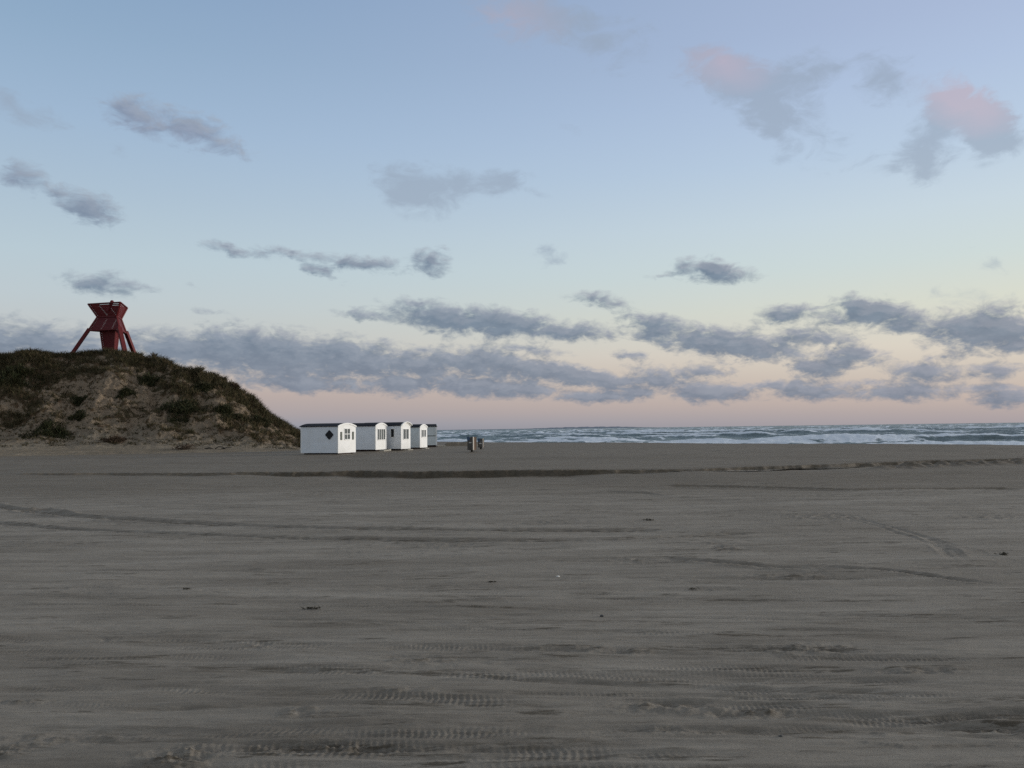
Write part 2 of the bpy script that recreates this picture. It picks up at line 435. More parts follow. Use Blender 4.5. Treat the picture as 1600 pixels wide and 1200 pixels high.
def paint(name, col, vertical=True, pitch=0.14, worn=0.25, rough=0.55):
    m, nt = new_mat(name); N = NT(nt)
    tcn = N.n('ShaderNodeTexCoord').outputs['Object']
    spx = N.n('ShaderNodeSeparateXYZ'); N.l(tcn, spx.inputs[0])
    along = N.math('ADD', spx.outputs[0], spx.outputs[1]) if vertical else spx.outputs[2]
    fr = N.math('FRACT', N.math('DIVIDE', along, pitch))
    groove = N.ss(fr, 0.0, 0.10)
    cell = N.n('ShaderNodeTexWhiteNoise', noise_dimensions='1D'); N.l(N.math('FLOOR', N.math('DIVIDE', along, pitch)), cell.inputs['W'])
    n1 = N.noise(tcn, 1.7, 5, 0.6); n2 = N.noise(N.mapping(tcn, scale=(3, 3, 0.6) if vertical else (0.6, 0.6, 3)), 4, 6, 0.7)
    dirty = tuple(v*k for v, k in zip(col[:3], (0.70, 0.66, 0.58)))
    c = N.mix(N.math('MULTIPLY', N.ss(n1, 0.4, 0.75), worn), (*col[:3], 1), (*dirty, 1))
    c = N.mix(N.math('MULTIPLY', N.ss(n2, 0.62, 0.8), worn*1.2), c, (*dirty, 1))
    c = N.mix(N.math('MULTIPLY', cell.outputs[0], 0.10), c, (*dirty, 1))
    N.out(c, rough, N.bump(groove, 0.35, 0.010), 0.3)
    return m
m_white = paint('white_painted_boards', (0.80, 0.79, 0.76))
m_white_side = paint('white_weatherboard', (0.76, 0.77, 0.78), vertical=False, pitch=0.16)
m_trim = paint('white_trim_paint', (0.82, 0.81, 0.78), pitch=5.0, worn=0.15)
m_grey_side = paint('greyed_white_boards', (0.62, 0.65, 0.64), vertical=False, pitch=0.16, worn=0.4)
m_red = paint('red_beacon_paint', (0.112, 0.008, 0.009), pitch=7.0, worn=0.5, rough=0.6)
m_reddark = paint('red_post_paint', (0.112, 0.009, 0.010), pitch=7.0, worn=0.5, rough=0.6)
m_shutter = paint('grey_green_shutter_paint', (0.11, 0.12, 0.10), pitch=7.0)
m_skid = paint('weathered_skid_timber', (0.055, 0.035, 0.030), pitch=7.0, worn=0.6, rough=0.85)
m_post = paint('tarred_post_timber', (0.03, 0.026, 0.022), pitch=7.0, worn=0.5, rough=0.9)
m_binwood = paint('weathered_bin_boards', (0.105, 0.092, 0.078), pitch=0.11, worn=0.6, rough=0.85)
m_binbrown = paint('brown_bin_boards', (0.15, 0.10, 0.07), pitch=0.11, worn=0.6, rough=0.85)
m_pale = paint('pale_bare_timber', (0.50, 0.47, 0.42), pitch=5.0, worn=0.4, rough=0.8)
m_step = paint('bleached_step_timber', (0.36, 0.34, 0.29), pitch=5.0, worn=0.5, rough=0.85)

def plain(name, col, rough=0.7, spec=0.3, var=0.25, scale=6):
    m, nt = new_mat(name); N = NT(nt)
    tcn = N.n('ShaderNodeTexCoord').outputs['Object']
    n1 = N.noise(tcn, scale, 5, 0.65)
    c = N.mix(n1, tuple(v*(1-var) for v in col), tuple(v*(1+var) for v in col))
    N.out(c, rough, N.bump(n1, 0.3, 0.01), spec); return m
m_felt = plain('black_roofing_felt', (0.016, 0.018, 0.024), 0.85, 0.2)
m_glass = plain('dim_window_glass', (0.10, 0.11, 0.105), 0.12, 0.5, 0.15, 2)
m_black = plain('black_painted_panel', (0.008, 0.009, 0.011), 0.45, 0.3)
m_blue = plain('blue_bin_bag', (0.045, 0.085, 0.145), 0.45, 0.4)
m_weed = plain('dry_seaweed', (0.035, 0.030, 0.018), 0.85, 0.2, 0.5, 30)
m_stone = plain('beach_stone', (0.07, 0.068, 0.065), 0.7, 0.3, 0.4, 20)
m_shell = plain('bleached_shell', (0.62, 0.60, 0.55), 0.5, 0.4, 0.1, 30)
m_hill = plain('far_headland', (0.20, 0.23, 0.27), 1.0, 0.0, 0.15, 0.002)

# sea
m_sea, nt = new_mat('sea_water'); N = NT(nt)
geo = N.n('ShaderNodeNewGeometry').outputs['Position']
foam = N.attr('foam')
sh = N.mapping(geo, scale=(1, 1, 1), rot=(0, 0, R(49)))
fn = N.noise(N.mapping(sh, scale=(0.35, 0.9, 1)), 0.8, 8, 0.72)
ff = N.ss(N.math('MULTIPLY_ADD', N.math('SUBTRACT', fn, 0.5), 1.7, foam), 0.50, 0.78)
wcol = N.mix(N.noise(geo, 0.03, 4, .6), (0.020, 0.052, 0.056, 1), (0.044, 0.092, 0.092, 1))
c = N.mix(ff, wcol, (0.62, 0.67, 0.72, 1))
nb = N.bump(N.noise(N.mapping(sh, scale=(0.35, 1, 1)), 1.2, 6, 0.65), 0.6, 0.5)
N.out(c, N.math('MULTIPLY_ADD', ff, 0.5, 0.38), nb, N.math('MULTIPLY_ADD', ff, -0.3, 0.4))

m_stream, nt = new_mat('stream_water'); N = NT(nt)
geo = N.n('ShaderNodeNewGeometry').outputs['Position']
N.out((0.03, 0.035, 0.035, 1), 0.08, N.bump(N.noise(geo, 4, 4, .6), 0.15, 0.03), 0.5)

# ================================================================== BEACH
nS = np.array([0.755, 0.655]); tS = np.array([-0.655, 0.755])      # seaward normal, along-shore
BERM = 62.5
bank_px = [(-250,743,.02),(0,741,.03),(180,739,.09),(330,738.5,.11),(450,737.5,.13),(535,736,.18),(560,735.5,.24),(640,736,.24),(720,735.5,.22),(800,734.5,.22),(880,734,.22),(960,734,.13),(1060,732.5,.09),(1150,730,.10),
           (1250,727,.12),(1330,724,.13),(1400,721.5,.13),(1480,719,.16),(1600,715.5,.2),(1800,711,.2)]
bk = np.array([(*ground(x, y)[:2], h) for x, y, h in bank_px])
bank_y = lambda X: np.interp(X, bk[:,0], bk[:,1])
bank_h = lambda X: np.interp(X, bk[:,0], bk[:,2])

def g_of(Y): return np.maximum(Y, 3.0)
rows = []
y = -90.0
while y < -6: rows.append(y); y += 6
while y < 2.2: rows.append(y); y += 0.4
while y < 45:
    rows.append(y); y += min(max(y*y/1275*0.62, 0.010), 0.06 if y < 37 else 0.13)
while y < 130: rows.append(y); y += 0.5
while y < 9000: rows.append(y); y *= 1.12
rows = np.array(rows)
uc = np.arange(-0.86, 0.8601, 0.0016)
uo = 0.86*np.cumprod(np.full(28, 1.16))
cols = np.concatenate([-uo[::-1], uc, uo])
YY, UU = np.meshgrid(rows, cols, indexing='ij')
XX = UU * g_of(YY)
Z = np.zeros_like(XX); WET = np.zeros_like(XX); CH = np.zeros_like(XX)
near = (rows > 2.0) & (rows < 60)
i0, i1 = np.argmax(near), len(rows) - np.argmax(near[::-1])
X, Y = XX[i0:i1], YY[i0:i1]
z = 0.03*fbm(X*0.12, Y*0.3, 3, 1) + 0.010*fbm(X*0.35, Y*1.1, 3, 5)
fade = sst(40, 18, Y)
z += fade*0.006*fbm(X*1.1, Y*5.5, 4, 9, 0.6)
# wind-cut streaks
st_ = fbm(X*0.32 + 0.3*perlin(X*.1, Y*.2, 60), Y*3.0, 3, 15, 0.55)
z -= fade*0.007*sst(0.25, 0.75, st_)
ch = 0.25*sst(0.35, 0.8, st_)*sst(-0.2, 0.5, perlin(X*0.15, Y*0.4, 61))
s2 = fbm(X*0.9 + 0.5*perlin(X*.2, Y*.5, 62), Y*7.5, 4, 63, 0.6)
z += fade*0.004*sst(-0.2, 0.9, s2)
ch = np.maximum(ch, 0.8*sst(0.58, 0.80, s2 + 0.35*perlin(X*0.25, Y*0.7, 64)))
s3 = fbm(X*0.45, Y*3.2, 5, 65, 0.6)
z += fade*0.007*sst(0.2, 0.28, s3)*sst(.1, .5, perlin(X*.3, Y*.8, 66))
wet = np.zeros_like(X)
# ---- tyre tracks
def rut(pts, w=0.13, depth=0.02, tread=0.0, per=0.09, dark=0.3, env_seed=0, env=None, lo=None):
    """pts: photo pixels on the ground, ordered left to right; a rut with pushed-up sides"""
    global z, ch
    P_ = np.array([ground(*p)[:2] for p in pts]); P_ = P_[np.argsort(P_[:,0])]
    xs = np.linspace(P_[0,0], P_[-1,0], 200); ys = np.interp(xs, P_[:,0], P_[:,1])
    k = np.ones(21)/21; ysm = np.convolve(np.pad(ys, 10, mode='edge'), k, 'valid')
    ra = np.searchsorted(rows[i0:i1], ysm.min()-0.6); rb = np.searchsorted(rows[i0:i1], ysm.max()+0.6)
    xs_, ys_ = X[ra:rb], Y[ra:rb]
    yc = np.interp(xs_, xs, ysm) + 0.05*perlin(xs_*0.5, xs_*0+env_seed*7.3, 31)
    slope = np.interp(xs_, xs, np.gradient(ysm, xs))
    r = (ys_ - yc)/np.sqrt(1+slope*slope)/w
    inside = sst(xs[0], xs[0]+0.4, xs_)*sst(xs[-1], xs[-1]-0.4, xs_)
    e = inside*sst(-0.35, 0.25, perlin(xs_*0.45, r*0.15+env_seed*3.1, 33))
    if env is not None: e = inside*env
    prof = -np.exp(-(r**4)) + 0.55*np.exp(-((np.abs(r)-1.35)/0.35)**2)
    crumble = perlin(xs_*7, ys_*9, 35)
    z[ra:rb] += e*depth*prof*(1+0.5*crumble)
    if tread:
        tread = tread*sst(-.25, .35, perlin(xs_*1.1, ys_*3+env_seed, 39))
        tp = np.sin(2*np.pi*(xs_/per + np.abs(r)*0.35))
        z[ra:rb] += e*tread*np.clip(tp*1.6, -1, 1)*np.exp(-(r/0.95)**6)
    ch[ra:rb] = np.maximum(ch[ra:rb], e*dark*np.exp(-((r-0.25)/0.75)**2)*sst(-0.75, 0.15, perlin(xs_*1.2, ys_*4+env_seed, 37)))
def pair(pts, gap_px, **kw):
    rut(pts, **kw); rut([(x, y+gap_px) for x, y in pts], **kw)
one = lambda: 1.0
# the long curving wheel marks across the middle of the beach
rut([(-60,780),(0,790),(100,806),(200,811),(330,818),(450,823),(560,827),(740,828.5),(900,829),(1040,827)], 0.20, 0.030, 0, dark=1.0, env_seed=1, env=1.0)
rut([(-60,812),(0,818),(150,828),(300,836),(440,840),(560,842),(740,845),(900,845),(1010,842),(1180,833)], 0.15, 0.025, 0, dark=1.0, env_seed=2, env=1.0)
rut([(0,798),(60,795),(110,806)], 0.2, 0.05, 0, dark=0.8, env_seed=3, env=1.0)
rut([(830,762),(900,764),(1010,770),(1060,778)], 0.15, 0.03, dark=0.3, env_seed=4)
rut([(1040,757),(1120,758),(1240,762),(1330,766),(1600,764)], 0.3, 0.05, dark=0.9, env_seed=5, env=1.0)
rut([(1180,882),(1300,886),(1400,893),(1500,905),(1580,913)], 0.07, 0.018, dark=0.75, env_seed=6, env=1.0)
rut([(1020,872),(1180,884),(1270,889),(1420,890)], 0.11, 0.03, dark=0.5, env_seed=7)
# turning marks on the right
for k in range(4):
    rut([(1290+12*k,798+2*k),(1370+6*k,812+2*k),(1425+6*k,832+1.5*k),(1460+7*k,850),(1488+8*k,880)], 0.06, 0.009, dark=-0.0, env_seed=8+k, env=1.0)
    rut([(1230+8*k,815+k),(1270+6*k,825+k),(1300+6*k,842)], 0.06, 0.006, dark=0.0, env_seed=28+k, env=1.0)
# random older tracks, nearly parallel
rr = random.Random(3)
for k in range(64):
    py = 800 + 400*rr.random()**0.8
    sl = rr.uniform(-0.010, 0.022)*(1 if py < 1000 else 1.6)
    cv = rr.uniform(-14, 14)
    x0 = rr.uniform(-200, 900); x1 = x0 + rr.uniform(500, 1500)
    pts = [(x_, py + sl*(x_-800) + cv*((x_-800)/800)**2) for x_ in np.linspace(x0, x1, 9)]
    rut(pts, rr.uniform(0.03, 0.09), rr.uniform(0.003, 0.008), rr.choice((0, 0, 0.0015, 0.002)), rr.uniform(0.03, 0.045), rr.uniform(0.1, 0.8), 50+k)
# the deep, treaded ruts close to the camera
for (x0, x1, py, sl, cv, dp, tr, dk) in [
    (1050,1460,1060,0.0,4,0.03,0.010,0.7),(1080,1450,1075,0.02,-6,0.035,0.012,0.8),(1060,1420,1086,0.0,8,0.03,0.012,0.5),(1180,1460,1112,0.02,6,0.045,0.008,1.0),
    (1280,1700,1120,-0.03,-10,0.035,0.014,0.7),(1340,1700,1112,-0.035,-12,0.03,0.016,0.6),(1400,1700,1138,0.01,-10,0.05,0.016,1.0),(1450,1700,1150,0.02,0,0.04,0.016,.8),
    (930,1500,1042,0.012,6,0.03,0.010,0.7),(900,1560,1024,0.012,5,0.025,0.010,0.5),(940,1320,1096,0.02,8,0.035,0.012,1.0),(880,1320,1142,0.0,6,0.03,0.008,.6),
    (960,1380,1013,0.006,8,0.025,0.006,0.9),(1120,1460,982,0.02,6,0.018,0.006,0.5),(330,700,1166,0.012,-6,0.045,0.012,1.0),(0,420,1140,0.03,4,0.02,0.008,.7),(-40,500,1158,-0.01,6,0.022,0.008,.5),
    (520,760,1091,0.03,0,0.02,0.008,.5),(380,540,1006,0.02,0,0.015,0.0,.7),(560,1060,985,0.01,4,0.02,0.004,.6),(200,430,990,0.02,4,0.015,0.0,.5),(150,600,935,0.01,4,0.015,0,.4),
    (-60,90,1168,0.03,0,.03,.008,1.0),(-60,300,1076,-0.01,4,0.014,0.006,.4)]:
    xm = (x0+x1)/2
    rut([(x_, py + sl*(x_-xm) + cv*((x_-xm)/400)**2) for x_ in np.linspace(x0, x1, 9)], 0.06, dp*0.36, tr*0.2, 0.036, dk*.85, int(py)+int(x0), env=None if x1-x0 > 450 else 1.0)
# churned clods
def churn_patch(px, py, rx, ry, a=0.03, dk=1.0):
    global z, ch
    c_ = ground(px, py); sx = rx*c_.y/F; sy = abs(ground(px, py-ry).y - ground(px, py+ry).y)/2
    ra = np.searchsorted(rows[i0:i1], c_.y-3*sy); rb = np.searchsorted(rows[i0:i1], c_.y+3*sy)
    x_, y_ = X[ra:rb], Y[ra:rb]
    e = np.exp(-((x_-c_.x)/sx)**2 - ((y_-c_.y)/sy)**2)
    nn = fbm(x_*5, y_*9, 4, 41, 0.6)
    z[ra:rb] += e*a*0.7*nn
    ch[ra:rb] = np.maximum(ch[ra:rb], e*dk*sst(-0.1, 0.4, nn+0.3*perlin(x_*3, y_*12, 44)))
for a_ in [(265,1188,60,16,.04,1),(300,1175,40,10,.04,.9),(1170,1110,60,6,.06,1),(1560,1136,44,4,.05,.8),(1040,1100,70,8,.04,1),(480,1166,80,6,.06,1),(590,1170,60,4,.06,1),
           (410,1010,26,5,.03,.9),(172,1002,16,4,.03,.6),(10,1170,26,10,.05,1),(1260,1014,80,8,.03,.9),(980,1018,50,5,.03,.8),(1230,900,60,6,.02,.8),(1130,855,26,8,.03,.9),(990,875,36,6,.02,.7),
           (1290,806,70,6,.03,.5),(1540,808,50,5,.03,.7),(1440,1045,70,4,.03,.8),(870,1015,70,6,.02,.7),(470,1114,30,8,.03,.6),(660,1034,60,8,.02,.6),(610,1080,60,5,.02,.6),(1040,1140,60,7,.03,.7),(100,1150,90,8,.02,.6),
           (1100,920,40,4,.015,.4),(700,850,60,4,.02,.4),(860,815,50,4,.02,.4),(40,1095,60,4,.02,.3)]:
    churn_patch(*a_)
# ---- the stream bed with its cut bank
by = bank_y(X) + 0.35*perlin(X*0.35, X*0+2.2, 71) + 0.12*perlin(X*1.7, X*0+5.1, 72) + 0.10*perlin(X*3, Y*3, 73)
bh = 1.05*bank_h(X)*(1 + 0.25*perlin(X*0.5, X*0+9, 74))
d = Y - by
face = sst(-0.14 - 0.35*np.maximum(0, perlin(X*0.9, X*0+3, 75)), 0.0, d)
bed = np.where(d < 0, -bh*np.exp(-np.maximum(-d-1.2, 0)/4.2), 0)*(1-face) + 0
z += np.where(d < 0, bed, 0.0)
z += 0.02*fbm(X*2.2, Y*3.5, 3, 77)*np.exp(-(d/0.7)**2)*np.minimum(bh/0.15, 1)
inbed = np.exp(-np.maximum(-d-2.0, 0)/5.0)*(d < 0)
wet = np.maximum(wet, inbed*sst(-0.4, 0.5, fbm(X*0.12, Y*0.5, 3, 80)+0.25)*0.85*np.clip(bh/0.14, .35, 1))
wet = np.maximum(wet, np.exp(-((d+0.2)/0.3)**2)*np.minimum(bh/0.13, 1))
# lumps of slumped sand under the bank at the right
lx = np.interp(X, [ground(1400,735).x, ground(1450,734).x, ground(1500,735).x, ground(1650,733).x, 60], [0, .75, .9, 1, 1])
lump = np.exp(-((d+2.6+0.5*perlin(X*.5, X*0, 82))/0.75)**2)*lx*(X > 8)
ln_ = np.abs(fbm(X*1.0, Y*1.0, 3, 83))
z += lump*(0.10+0.20*ln_); wet = np.maximum(wet, lump*0.9)
# patchy damp sand farther out
wet = np.maximum(wet, (0.78 + 0.22*sst(-.3, 0.6, fbm(X*0.06, Y*0.22, 3, 90)))*sst(17, 25, Y + 1.5*perlin(X*.1, Y*.1, 92)))
edge_y = np.interp(X, [ground(q_, r_).x for q_, r_ in ((0,762),(560,752),(800,756),(960,760),(1150,766),(1330,768),(1620,764))], [ground(q_, r_).y for q_, r_ in ((0,762),(560,752),(800,756),(960,760),(1150,766),(1330,768),(1620,764))])
wet = np.maximum(wet, 0.8*sst(-.25, .1, Y - edge_y + 0.4*perlin(X*.4, Y*.5, 93))*sst(5.5, 0.5, Y - edge_y)*sst(-3, 3, X))
wet = np.maximum(wet, 0.9*np.exp(-((Y-22.5-0.05*X)/2.2)**2)*sst(4, 9, X)*sst(-.3, .4, perlin(X*.3, Y*1.2, 91)))
ch = np.maximum(ch, 0.98*sst(-.60, -.40, d)*sst(.16, .02, d)*np.clip(bh/0.15, 0, 1))
ch = np.maximum(ch, 0.95*np.clip(lump*1.5, 0, 1)*sst(-.1,.3,ln_))
Z[i0:i1] = z; wfar = 0.9*np.ones_like(XX)*(YY >= 59); WET[:] = wfar; WET[i0:i1] = wet; CH[i0:i1] = np.clip(ch, 0, 1)
s_ = XX*nS[0] + YY*nS[1]; t_ = XX*tS[0] + YY*tS[1]
s_ = s_ + 0.8*perlin(t_*0.06, t_*0, 95) + 0.3*perlin(t_*0.25, t_*0, 96)
far = sst(25, 45, YY)
Z += far*(0.03*fbm(XX*0.05, YY*0.1, 3, 97) + 0.02*fbm(XX*.4, YY*.5, 3, 98))
Z += 0.06*np.exp(-((s_-BERM+1.5)/2.5)**2)
Z -= np.clip((s_-BERM), 0, 60)*0.07
Z = np.maximum(Z, -4.5)
WET = np.maximum(WET, 0.9*sst(BERM-1.0, BERM+2, s_))
Z -= 0.02*np.clip(YY-400, 0, 100)*0.02*np.where(YY > 400, 1, 0)
V = np.stack([XX, YY, Z], -1).reshape(-1, 3)
beach = link('beach', np_mesh('beach', V, grid_faces(*XX.shape), {'wet': WET, 'churn': CH}), m_sand)
tag(beach, kind='structure')
def beach_z(x, y):
    j = int(np.clip(np.searchsorted(rows, y), 1, len(rows)-1)); u = x/max(y, 3.0)
    i = int(np.clip(np.searchsorted(cols, u), 1, len(cols)-1))
    return float(Z[j, i])

# stream water lying in the bed
xs = np.linspace(ground(1040,735).x, ground(1440,733).x, 60)
pts = []
for i, x_ in enumerate(xs):
    yb = float(bank_y(x_)) - 0.55 + 0.25*math.sin(x_*1.3)
    wd = 0.55*math.sin(math.pi*i/59)**0.7*(1+0.5*math.sin(x_*2.1)) + 0.02
    zz = -float(bank_h(x_))*0.80
    pts += [(x_, yb-wd, zz), (x_, yb+0.2, zz)]
f_ = np.array([(2*i, 2*i+2, 2*i+3, 2*i+1) for i in range(59)])
tag(link('stream', np_mesh('stream', np.array(pts), f_), m_stream), kind='structure')

# ================================================================== SEA
SEA = -1.25
ys = [45.0]
while ys[-1] < 420: ys.append(ys[-1] + 0.55 + 0.0012*(ys[-1]-45))
while ys[-1] < 14000: ys.append(ys[-1]*1.022)
ys = np.array(ys)
us = np.concatenate([np.arange(-0.40, 0.86, 0.0017), 0.86*np.cumprod(np.full(40, 1.09))])
Y, U = np.meshgrid(ys, us, indexing='ij'); X = U*Y
s_ = X*nS[0] + Y*nS[1] - 80.0; t_ = X*tS[0] + Y*tS[1]
dist = np.sqrt(X*X+Y*Y)
h = np.zeros_like(X); foam = np.zeros_like(X)
def waveset(lam, amp, rot, seed, sharp, seg, foam_k, smin, smax):
    global h, foam
    sr = s_*math.cos(rot) + t_*math.sin(rot); tr = -s_*math.sin(rot) + t_*math.cos(rot)
    ph = sr/lam + 0.55*fbm(tr/seg*0.6, sr/lam*0.25, 2, seed)
    k = np.floor(ph); fr = ph - k
    wv = np.exp(sharp*(np.cos(2*np.pi*(fr-0.5))-1))
    am = 0.25 + 0.95*sst(-0.45, 0.55, perlin(tr/seg, k*3.17, seed+5))
    zone = sst(smin, smin+15, s_)*(1 - 0.75*sst(smax, smax*2.2, s_))
    h += amp*wv*am*zone
    # foam: spilling over the crest and trailing behind it as a ragged sheet
    crest = np.exp(-((fr-0.48)/0.075)**2) + 0.7*np.exp(-np.clip(fr-0.48, 0, 1)/0.11)*(fr > 0.48)
    br = sst(0.55, 0.95, am + 0.25*fbm(tr/9, sr/7, 3, seed+9))
    foam = np.maximum(foam, foam_k*crest*br*zone)
waveset(27, 0.95, R(2), 110, 3.2, 34, 1.0, -5, 260)
waveset(16, 0.5, R(-9), 130, 2.5, 14, 0.6, 10, 400)
waveset(60, 0.75, R(4), 150, 3.0, 45, 0.85, 150, 3000)
h += 0.2*np.abs(fbm(X*0.25, Y*0.25, 4, 171, .6))*sst(900, 150, dist)
h += 0.12*fbm(X*0.15, Y*0.15, 4, 170)*sst(3000, 300, dist)
foam = np.maximum(foam, 0.95*sst(54, 36, s_ + 6*perlin(t_*.06, t_*0, 176))*sst(-.6, .1, fbm(t_*.06, s_*.12, 4, 175)))
foam = np.maximum(foam, 0.5*sst(0.45, 0.8, fbm(t_*0.03, s_*0.09, 4, 180))*sst(260, 60, s_))
foam = np.maximum(foam, 0.62*sst(0.55, 0.75, fbm(t_*0.012, s_*0.03, 4, 190))*sst(200, 500, s_)*sst(2500, 900, s_))
h *= sst(9000, 1500, dist)
V = np.stack([X, Y, SEA + h], -1).reshape(-1, 3)
sea = link('sea', np_mesh('sea', V, grid_faces(*X.shape), {'foam': foam}), m_sea)
tag(sea, kind='structure')

# far headland on the horizon
hp = [(640,.0),(700,.25),(760,.3),(820,.5),(850,1.2),(880,1.9),(920,2.2),(955,2.1),(980,1.6),(1000,.7),(1030,.0)]
Yh = 9500.0
vs = []; nh = 90
for k in range(nh):
    px = np.interp(k, [0, nh-1], [640, 1030]); hh = np.interp(px, [a for a, b in hp], [b for a, b in hp])
    hh *= 1 + 0.25*math.sin(k*1.7)*math.sin(k*.6)
    b = ground(px, 800); a_ = b.x/b.y
    for dy, kz in ((-250, 0), (-60, .85), (60, 1.0), (400, .8), (1500, 0)):
        vs.append((a_*(Yh+dy), Yh+dy, EYE - 3 + (hh*Yh/F+2.0)*kz*(1.0 if hh > 0.01 else 0)))
f_ = np.array([(5*k+j, 5*(k+1)+j, 5*(k+1)+j+1, 5*k+j+1) for k in range(nh-1) for j in range(4)])
tag(link('hills', np_mesh('hills', np.array(vs), f_), m_hill), kind='structure')

# ================================================================== DUNE
sil = [(-500,560),(-250,556),(-100,554),(0,555),(60,553),(100,556),(130,553),(160,552),(200,553),(226,556),(238,563),(258,571),(280,578),(300,583),(325,587),(345,597),(365,607),(385,623),(410,642),(435,661),(455,673),(470,681),(500,683),(540,703),(600,716),(700,722)]
Yc_px = lambda x: np.interp(x, [-500, 0, 230, 400, 480, 600], [84, 86, 86, 82, 79, 78])
Yf_px = lambda x: np.interp(x, [-500, 0, 150, 300, 400, 480, 600], [60, 61.5, 63, 64, 65, 68, 70])
sa = []
for x_, y_ in sil:
    p = at(x_, y_, float(Yc_px(x_))); sa.append((p.x/p.y, p.z, float(Yc_px(x_)), float(Yf_px(x_)), x_))
sa = np.array(sa)
a_cols = np.concatenate([np.arange(-1.04, -0.70, 0.006), np.arange(-0.70, -0.10, 0.0011)])
tt = np.concatenate([np.linspace(-0.35, 0, 20)[:-1], np.linspace(0, 1.0, 230)[:-1], np.linspace(1.0, 1.5, 70)[:-1], np.linspace(1.5, 5, 30)])
T, A = np.meshgrid(tt, a_cols, indexing='ij')
zc = np.interp(A, sa[:,0], sa[:,1]); yc = np.interp(A, sa[:,0], sa[:,2]); yf = np.interp(A, sa[:,0], sa[:,3]); PX = np.interp(A, sa[:,0], sa[:,4])
ker = np.hanning(13); ker /= ker.sum()
Y = yf + T*(yc-yf); X = A*Y
prof = np.interp(T, [-0.35, 0, .12, .26, .40, .60, .80, .92, 1.0, 1.12, 1.5, 3, 5], [-.06, 0, .040, .120, .25, .50, .80, .945, 1.0, 1.0, .96, .5, 0.0])
for _ in range(3): prof[1:-1] = 0.25*prof[:-2] + 0.5*prof[1:-1] + 0.25*prof[2:]
Zd = prof*np.maximum(zc, 0.0) + np.minimum(zc, 0) - 0.03
amp = sst(0.05, 0.35, T)*sst(0.0, 3.0, zc)
# erosion: gullies running down the slope, hummocks, slumps
q1 = X*0.55 + Y*0.15; q2 = Y*0.30 - X*0.12
gul = fbm(q1*0.55, q2*0.35, 4, 210, 0.55)
hum = fbm(X*0.28, Y*0.45, 4, 220, 0.55)
fine = fbm(X*1.3, Y*1.5, 4, 230, 0.6)
mid = np.exp(-((T-0.6)/0.42)**2)
Zd += amp*(0.55*gul*mid + 0.45*hum*mid + 0.16*fine*(0.35+0.65*mid))
Zd += sst(.75, 1.0, T)*sst(200, 235, PX)*sst(2, 5, zc)*0.8*fbm(A*75, Y*.25, 3, 260, .6)
Zd += sst(0.2, 0.0, T)*0.05*fbm(X*.6, Y*.6, 3, 240)
# vegetation cover
cov = 0.55*fbm(X*0.24 + 0.22*Y, Y*0.34, 5, 250, 0.62) + 0.55*fine + 0.2*hum + 0.25*perlin(X*.9+.5*Y, Y*1.3, 251)
cov += np.interp(T, [0, .15, .28, .40, .55, .70, .80, .88, 1.0, 2], [-1.3, -.7, -.22, .02, .10, .16, .28, .60, 1.0, 1.0])
cov += np.interp(PX, [-200, 0, 60, 130, 200, 330, 400, 470], [.28, .22, .10, -.10, -.02, .12, .28, .30])*sst(.2, .4, T)
cov += 0.55*np.exp(-((PX-10)/55)**2 - ((T-.84)/.16)**2)
cov += 0.45*perlin(X*2.3+Y*1.2, Y*2.6, 252) - 0.10*sst(.92, .8, T)*sst(.25, .45, T)*sst(30, 120, PX)
VEG = np.clip(cov+0.22, 0, 1)*sst(0.2, 1.2, zc)
V = np.stack([X, Y, Zd], -1).reshape(-1, 3)
dune = link('dune', np_mesh('dune', V, grid_faces(*X.shape), {'veg': VEG, 'earth': sst(.20, .48, T + .12*hum)}), m_dune)
tag(dune, kind='structure')
def dune_hit(px, py):
    """first point of the dune under a photo pixel"""
    dd = ray(px, py); best = None
    i = int(np.clip(np.searchsorted(a_cols, dd.x/dd.y), 1, len(a_cols)-2))
    zr = EYE + dd.z/dd.y*Y[:, i]
    hit_ = Zd[:, i] >= zr
    k = int(np.argmax(hit_)) if hit_.any() else int(np.argmax((Zd[:, i] - EYE)/Y[:, i]))
    return Vector((float(X[k, i]), float(Y[k, i]), float(Zd[k, i])))
def dune_z(x, y):
    i = int(np.clip(np.searchsorted(a_cols, x/y), 1, len(a_cols)-2))
    return float(np.interp(y, Y[:, i], Zd[:, i]))

